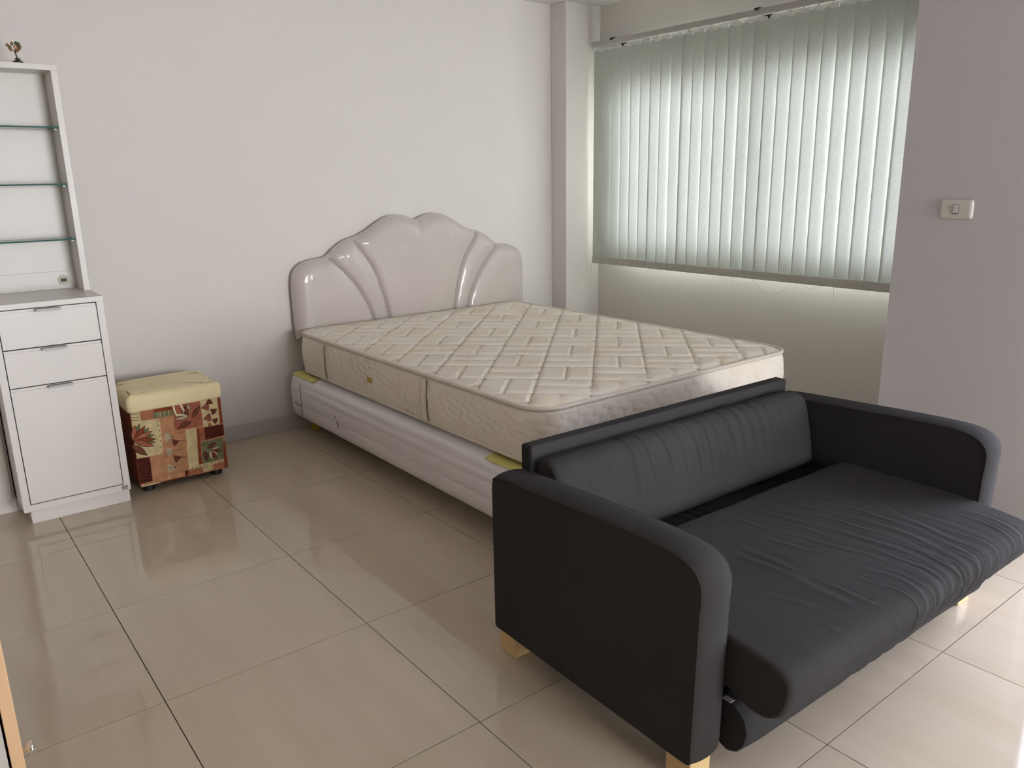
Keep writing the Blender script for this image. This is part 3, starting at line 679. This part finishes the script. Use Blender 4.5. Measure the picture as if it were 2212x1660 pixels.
GEMS = [mat('amber_gem', (.30, .13, .05), .25, .5, .3, 90), mat('olive_gem', (.10, .11, .04), .3, .5, .3, 90), mat('pale_gem', (.50, .30, .18), .25, .5, .3, 90)]
random.seed(3)
for k, (dx, dz) in enumerate(((-.027, .072), (-.020, .066), (-.013, .078), (-.018, .058), (.000, .060), (.004, .055), (.002, .082), (.010, .078), (.016, .070), (.012, .064), (-.004, .066), (.006, .072))):
    bm = bmesh.new(); bmesh.ops.create_icosphere(bm, subdivisions=2, radius=.0062)
    for v_ in bm.verts: v_.co.z *= 1.25; v_.co.y *= .7
    bmesh.ops.rotate(bm, verts=bm.verts, cent=(0, 0, 0), matrix=__import__('mathutils').Matrix.Rotation(random.uniform(-.9, .9), 3, 'Y'))
    bmesh.ops.translate(bm, verts=bm.verts, vec=(dx, random.uniform(-.012, .012), dz)); me = bpy.data.meshes.new('gem'); bm.to_mesh(me); bm.free()
    gm = link('gem', me, GEMS[(0, 1, 0, 2, 0, 0, 1, 1, 0, 1, 2, 0)[k]], orn, smooth=True)
    link('twig', tube('twig', [(-.005, .001, .050), (dx*.6, 0, dz*.85), (dx, me.vertices[0].co.y, dz)], .0008, 5), MATS['bronze_trunk'], orn)
# ---------------------------------------------------------------- low cabinet beyond
lc = thing('low_cabinet', 'white low cabinet set back against the wall beside the drawer cabinet', 'cabinet', (-.45, 1.30, 0))
wpart(lc, 'body', boxmesh('body', [(-.78, -.126, 1.150, 1.462, .0, .72)], .001, 1), LAM)
wpart(lc, 'plinth', boxmesh('plinth', [(-.125, -.099, 1.150, 1.462, 0, .055)]), LAM)
wpart(lc, 'top_panel', boxmesh('top_panel', [(-.785, -.125, 1.128, 1.462, .72, .742)], .001, 1), LAM)
for a, b in ((-.775, -.458), (-.454, -.137)):
    dd = wpart(lc, 'door', boxmesh('door', [(a, b, 1.132, 1.1495, .056, .712)], .001, 1), LAM)
    link('bottom_rail', boxmesh('bottom_rail', [(a+.002, b-.002, 1.1305, 1.1325, .058, .110)], .0004, 1), LAM, dd)
# ---------------------------------------------------------------- small cupboard beside the camera
sc_ = thing('side_cupboard', 'grey sided cupboard with beech edged door and small chrome knob', 'cupboard', (-.55, -.85, 0))
wpart(sc_, 'body', boxmesh('body', [(-.78, -.3655, -1.045, -.62, .0, .86)], .001, 1), mat('grey_beige_panel', (.50, .46, .41), .5, .4, .03, 6))
wpart(sc_, 'top_panel', boxmesh('top_panel', [(-.785, -.338, -1.05, -.615, .86, .882)], .001, 1), BEECH)
cd = wpart(sc_, 'door', boxmesh('door', [(-.3615, -.340, -1.047, -.62, .05, .855)], .001, 1), BEECH)
link('knob', lathe('knob', [(.0045, 0), (.0045, .006), (.010, .009), (.0135, .013), (.0135, .017), (.009, .020)], 24, 'x', (-.340, -1.030, .298)), CHROME, cd, smooth=True)
# ---------------------------------------------------------------- ottoman
ot = thing('storage_ottoman', 'cube storage stool with cream padded lid and rust patchwork leaf print', 'ottoman', (.528, 1.155, 0))
OX0, OX1, OYF, OYB = .331, .724, 1.0, 1.312
wpart(ot, 'body', boxmesh('body', [(OX0, OX1, OYF, OYB, .030, .384)], .006, 3), RUSTF)
def lidmesh():
    bm = bmesh.new(); n = 40; m_ = 30
    C = rrect(OX0-.007, OX1+.008, OYF-.008, OYB+.010, .022, .012, 6)
    rows = []
    for ins, z in ((.006, .376), (.001, .379), (0, .386), (0, .400), (-.002, .415), (-.001, .428), (.003, .439), (.009, .446), (.018, .4505), (.035, .4535), (.06, .4555), (.09, .4570)):
        def fn(x, y, a, b, s, ins=ins, z=z):
            w = .0018*sin(s*60)*sin(s*13) if z > .43 else .0008*sin(s*22)
            return (x-a*ins, y-b*ins, z+w*(1 if ins < .06 else .3))
        rows.append(fn)
    return skirt('lid', C, rows, (True, True))
ld = wpart(ot, 'padded_lid', lidmesh(), CREAMF, True); flatcaps(ld)
for x in (OX0+.045, OX1-.045):
    for y in (OYF+.045, OYB-.045): wpart(ot, 'foot', lathe('foot', [(.024, 0), (.026, .004), (.026, .0305)], 20, 'z', (x, y, 0)), FOOT)
PAL = {'cream': (.68, .55, .30), 'salmon': (.45, .17, .09), 'rust': (.26, .06, .025), 'green': (.20, .20, .105), 'terra': (.40, .13, .075), 'maroon': (.11, .02, .012), 'black': (.025, .015, .01), 'brown': (.19, .06, .035), 'white': (.62, .52, .34), 'peach': (.54, .27, .14)}
RECTS=[('cream',[(3,377),(42,373),(42,336),(-2,340)]),('salmon',[(44,376),(95,373),(92,331),(42,336)]),('rust',[(96,377),(177,377),(178,357),(95,361)]),('green',[(95,361),(179,356),(178,333),(94,334)]),('cream',[(-15,341),(119,327),(114,165),(-2,168),(-19,183)]),('terra',[(179,381),(300,376),(302,256),(178,260)]),('cream',[(300,378),(378,376),(378,251),(303,250)]),('rust',[(378,378),(396,378),(396,251),(378,249)]),('maroon',[(304,248),(398,247),(397,193),(303,187)]),('terra',[(284,250),(304,248),(301,186),(280,187)]),('green',[(283,181),(383,183),(377,78),(278,77)]),('cream',[(222,256),(268,254),(260,73),(216,75)]),('rust',[(271,249),(283,248),(276,75),(262,75)]),('rust',[(383,164),(396,165),(393,33),(372,30)]),('cream',[(216,75),(377,78),(377,62),(216,63)]),('salmon',[(209,61),(277,57),(275,35),(207,33)]),('cream',[(278,61),(326,61),(324,38),(277,36)]),('salmon',[(326,63),(378,64),(375,35),(323,36)]),('maroon',[(3,167),(57,163),(55,49),(2,48)]),('cream',[(9,39),(86,37),(86,30),(9,29)]),('rust',[(86,37),(208,38),(207,31),(86,30)]),('maroon',[(197,62),(211,62),(208,36),(196,36)]),('cream',[(112,360),(114,360),(112,335),(110,335)]),('cream',[(123,359),(126,359),(124,335),(121,335)]),('cream',[(143,358),(146,358),(144,334),(142,335)]),('cream',[(159,357),(162,357),(160,334),(158,334)]),('black',[(2,370),(41,367),(41,365),(2,368)]),('black',[(0,356),(39,353),(39,351),(0,354)]),('black',[(-1,344),(38,341),(38,339),(-1,342)]),('black',[(6,156),(57,151),(57,148),(5,152)]),('black',[(6,140),(57,136),(57,133),(5,137)]),('black',[(5,125),(57,120),(56,117),(5,122)]),('black',[(5,110),(57,105),(56,102),(4,106)]),('black',[(5,94),(56,89),(56,86),(4,91)]),('black',[(4,79),(56,74),(56,71),(4,76)]),('black',[(4,63),(56,58),(55,55),(3,60)]),('black',[(281,56),(323,54),(322,52),(281,54)]),('black',[(279,43),(321,42),(321,40),(279,42)]),('cream',[(93,60),(95,60),(94,38),(91,38)]),('cream',[(121,60),(124,60),(123,39),(120,39)]),('cream',[(130,60),(133,60),(132,41),(129,41)]),('cream',[(162,59),(165,59),(164,39),(161,39)]),('cream',[(172,59),(175,59),(174,39),(171,39)]),('terra',[(177,251),(221,249),(220,245),(176,247)]),('terra',[(172,211),(216,209),(216,205),(171,207)]),('terra',[(167,171),(211,168),(211,165),(167,168)]),('terra',[(162,131),(206,128),(206,124),(162,127)])]
PETALS=[('green',(2,249,34,321),21),('green',(2,249,71,295),21),('green',(2,249,87,261),21),('green',(2,249,87,225),21),('terra',(2,249,14,320),22),('rust',(2,249,55,308),22),('salmon',(2,249,82,279),22),('rust',(2,249,91,240),22),('terra',(2,249,80,209),22),('brown',(-7,233,48,173),25),('white',(240,313,184,312),14),('white',(240,313,247,371),16),('brown',(240,313,232,369),18),('white',(240,313,204,334),14),('brown',(256,301,296,354),19),('brown',(252,290,187,268),19),('white',(318,132,369,145),12),('rust',(318,132,371,119),12),('white',(318,132,357,103),12),('rust',(318,132,347,85),12),('white',(318,132,320,86),12),('brown',(307,146,351,167),16),('brown',(292,137,301,87),17)]
FANS=[('white',(166,238,128,237)),('white',(165,170,129,169)),('white',(162,92,123,90)),('brown',(190,209,159,205)),('brown',(190,133,157,127)),('terra',(301,342,337,344)),('terra',(304,289,341,291)),('brown',(357,354,331,372)),('brown',(340,329,364,309)),('brown',(342,280,366,265)),('terra',(323,251,336,262))]
STEMS=[('brown',(190,209,216,207)),('brown',(190,133,218,130))]
DOTS=[(109,320),(109,299),(110,275),(110,251),(109,226),(109,198),(108,170),(231,68),(249,68),(265,68),(283,68),(299,68),(318,68),(334,69),(351,68),(369,69)]
LOOP=[(180,378),(185,345),(190,331),(213,330),(224,344),(212,378)]

pv = []; pf = []; pc = []
lay = [0]
def poly(pts, col, off):
    b = len(pv); y = OYF-.0004-off
    for x, z in pts: pv.append((.33+x/1000, y, min(.3765, max(.032, z/1000))))
    pf.append(tuple(range(b, b+len(pts)))); pc.append(col)
def clampx(L): return [(min(391, max(4, x)), z) for x, z in L]
poly([(4, 377), (392, 377), (392, 32), (4, 32)], PAL['peach'], 0)
for n, (c, L_) in enumerate(RECTS): poly(clampx(L_), PAL[c], .0004+.00001*n+(.0003 if n > 21 else 0))
def petal(x0, z0, x1, z1, w, n=7):
    L_ = hypot(x1-x0, z1-z0); ux, uz = (x1-x0)/L_, (z1-z0)/L_; a = []; b = []
    for k in range(n+1):
        t_ = k/n; h = w/2*sin(pi*t_**.85); a.append((x0+ux*L_*t_-uz*h, z0+uz*L_*t_+ux*h)); b.append((x0+ux*L_*t_+uz*h, z0+uz*L_*t_-ux*h))
    return a+list(reversed(b[1:-1]))
for n, (c, (x0, z0, x1, z1), w) in enumerate(PETALS):
    poly(petal(x0-(x1-x0)*.02, z0, x1+(x1-x0)*.04, z1+(z1-z0)*.04, w+5), PAL['black'], .0011+n*.00004); poly(petal(x0, z0, x1, z1, w), PAL[c], .00113+n*.00004)
def fan(x0, z0, x1, z1, sp=.62, n=8):
    a0 = atan2(z1-z0, x1-x0); r = hypot(x1-x0, z1-z0)
    return [(x0, z0)]+[(x0+r*cos(a0+sp*(2*k/n-1)), z0+r*sin(a0+sp*(2*k/n-1))) for k in range(n+1)]
for n, (c, (x0, z0, x1, z1)) in enumerate(FANS):
    poly(clampx(fan(x0, z0, x1, z1)), PAL[c], .0020+n*.00002)
    a0 = atan2(z1-z0, x1-x0); r = hypot(x1-x0, z1-z0)
    for k in (-.42, -.14, .14, .42): poly(clampx([(x0+.8*sin(a0), z0-.8*cos(a0)), (x0-.8*sin(a0), z0+.8*cos(a0)), (x0+r*.95*cos(a0+k), z0+r*.95*sin(a0+k)), (x0+r*.95*cos(a0+k+.05), z0+r*.95*sin(a0+k+.05))]), PAL['black'], .00235)
for c, (x0, z0, x1, z1) in STEMS: poly([(x0, z0-1), (x1, z1-1), (x1, z1+1), (x0, z0+1)], PAL[c], .0022)
for x, z in DOTS: poly([(x+2.6*cos(k*pi/4), z+2.6*sin(k*pi/4)) for k in range(8)], PAL['black'], .0024)
me = mesh('printed_front', pv, pf)
ca = me.color_attributes.new('print', 'FLOAT_COLOR', 'CORNER')
for p in me.polygons:
    for li in p.loop_indices: ca.data[li].color = (*pc[p.index], 1)
bm = bmesh.new(); bm.from_mesh(me); bmesh.ops.recalc_face_normals(bm, faces=bm.faces)
for fc in bm.faces:
    if fc.normal.y > 0: fc.normal_flip()
bm.to_mesh(me); bm.free()
wpart(ot, 'printed_front', me, PRINT)
sv = []; sf = []
for k in range(9): wpart(ot, 'side_stripe', boxmesh('side_stripe', [(OX0-.0006, OX0+.001, OYF+.012, OYF+.13, .05+k*.03, .056+k*.03)]), mat('maroon_stripe', PAL['maroon'], .85)) if k % 2 == 0 else None
wpart(ot, 'pull_loop', tube('pull_loop', [(.33+x/1000, OYF-.006-.003*sin(pi*k/5), z/1000) for k, (x, z) in enumerate(LOOP)], .0048, 8), CREAMF, True)
# ---------------------------------------------------------------- light switch
sw = thing('light_switch', 'beige rocker light switch plate on the right wall', 'light switch', (XR, -1.267, 1.193))
bm = bmesh.new()
C = rrect(-1.327, -1.207, 1.157, 1.229, .012, .02, 6)
rows = [lambda y, z, a, b, s: (XR, y, z), lambda y, z, a, b, s: (XR-.005, y-a*.001, z-b*.001), lambda y, z, a, b, s: (XR-.009, y-a*.006, z-b*.006), lambda y, z, a, b, s: (XR-.0105, y-a*.012, z-b*.012)]
pl = wpart(sw, 'plate', fixn(skirt('plate', C, rows, (True, True))), PLATE, True); flatcaps(pl)
link('rocker_slot', boxmesh('rocker_slot', [(XR-.0112, XR-.0103, -1.277, -1.256, 1.176, 1.211)]), DARK, pl)
link('rocker', boxmesh('rocker', [(XR-.0145, XR-.0105, -1.2755, -1.2575, 1.179, 1.210)], .0012, 2), PLATE, pl)
# ---------------------------------------------------------------- vertical blind
XBL = 3.385
bl = thing('vertical_blind', 'pale green fabric vertical blind with cream headrail covering the window', 'blind', (XBL, .12, .768))
wpart(bl, 'headrail', boxmesh('headrail', [(XBL-.022, XBL+.022, -1.00, 1.302, 2.128, 2.158)], .003, 2), RAILW)
for y in (1.125, .075, -.85):
    br = wpart(bl, 'ceiling_bracket', boxmesh('ceiling_bracket', [(XBL-.024, XW, y-.016, y+.016, 2.1585, 2.1635), (XW-.006, XW, y-.02, y+.02, 2.10, 2.1585), (XBL-.026, XBL-.0225, y-.012, y+.012, 2.150, 2.1635)], .001, 1), DARK)
random.seed(21)
rots = [7]*29; rots[8] = 13; rots[14] = 15; rots[21] = 10
sm = {}
ypos = [1.250-.0797*k-(.006 if k in (8, 14) else 0) for k in range(29)]
for k, yc in enumerate(ypos):
    w = .089; NZs = 14; vv = []; ff = []
    r = -radians(rots[k]+random.uniform(-1.2, 1.2)); sway = random.uniform(-.004, .004)
    NW = 9
    for side in (0, 1):
        for i in range(NZs+1):
            z = lerp(.795, 2.105, i/NZs); tw = (1-i/NZs)
            rr = r+radians(random.uniform(-.3, .3))*tw
            for j in range(NW):
                u = (j/(NW-1)-.5)*w; c = .0022*(1-(2*u/w)**2)
                # near edge (towards -y) swings to the room side
                px = XBL+u*sin(rr)-c+side*.0005; py = yc+u*cos(rr)+sway*tw
                vv.append((px, py, z))
    n = (NZs+1)*NW
    for i in range(NZs):
        for j in range(NW-1):
            a = i*NW+j; ff.append((a, a+NW, a+NW+1, a+1))
    vv = vv[:n]
    sl = wpart(bl, 'slat', mesh('slat', vv, ff), SLAT, True)
    hx = XBL
    link('hanger', boxmesh('hanger', [(XBL-.0035, XBL+.0035, yc-.030, yc+.030, 2.098, 2.117), (XBL-.003, XBL+.003, yc-.005, yc+.005, 2.117, 2.130)], .0008, 1), HANG, sl)
    # pocket with the bottom weight
    cx_ = cos(r); sx_ = sin(r); pv_ = []
    for z in (.768, .770, .811, .813):
        for u, dxx in ((-.0445, -.0035), (-.02, -.0068), (.02, -.0068), (.0445, -.0035), (.0445, .0030), (-.0445, .0030)):
            ins = .6 if z in (.768, .813) else 1
            pv_.append((XBL+u*sx_+dxx*ins-.001, yc+u*cx_+sway, z))
    pf_ = []
    for i in range(3):
        for j in range(6): pf_.append((i*6+j, i*6+(j+1) % 6, (i+1)*6+(j+1) % 6, (i+1)*6+j))
    pf_ += [tuple(range(6)), tuple(18+j for j in range(6))]
    link('bottom_weight', fixn(mesh('bottom_weight', pv_, pf_)), WEIGHT, sl)
def drop(y0, y1, dz, z0=.777, n=14):
    wpart(bl, 'bead_chain', tube('bead_chain', [(XBL-.011, lerp(y0, y1, k/n), z0-dz*(1-(2*k/n-1)**2)) for k in range(n+1)], .0011, 5), CHAIN)
for k in range(len(ypos)-1):
    drop(ypos[k], ypos[k+1], {0: .045}.get(k, random.uniform(.004, .016)), .790, 8)
drop(.80, .58, .050); drop(.02, -.235, .078); drop(-.295, -.39, .030); drop(-.635, -.715, .038)
drop(.265, .18, .022)
for y, l in ((.15, .045), (-.472, .075), (.484, .02)):
    wpart(bl, 'bead_chain', tube('bead_chain', [(XBL-.010, y+.002*sin(k), .775-l*k/6) for k in range(7)], .0012, 5), CHAIN)
drop(1.297, 1.30, .06, .775, 4)
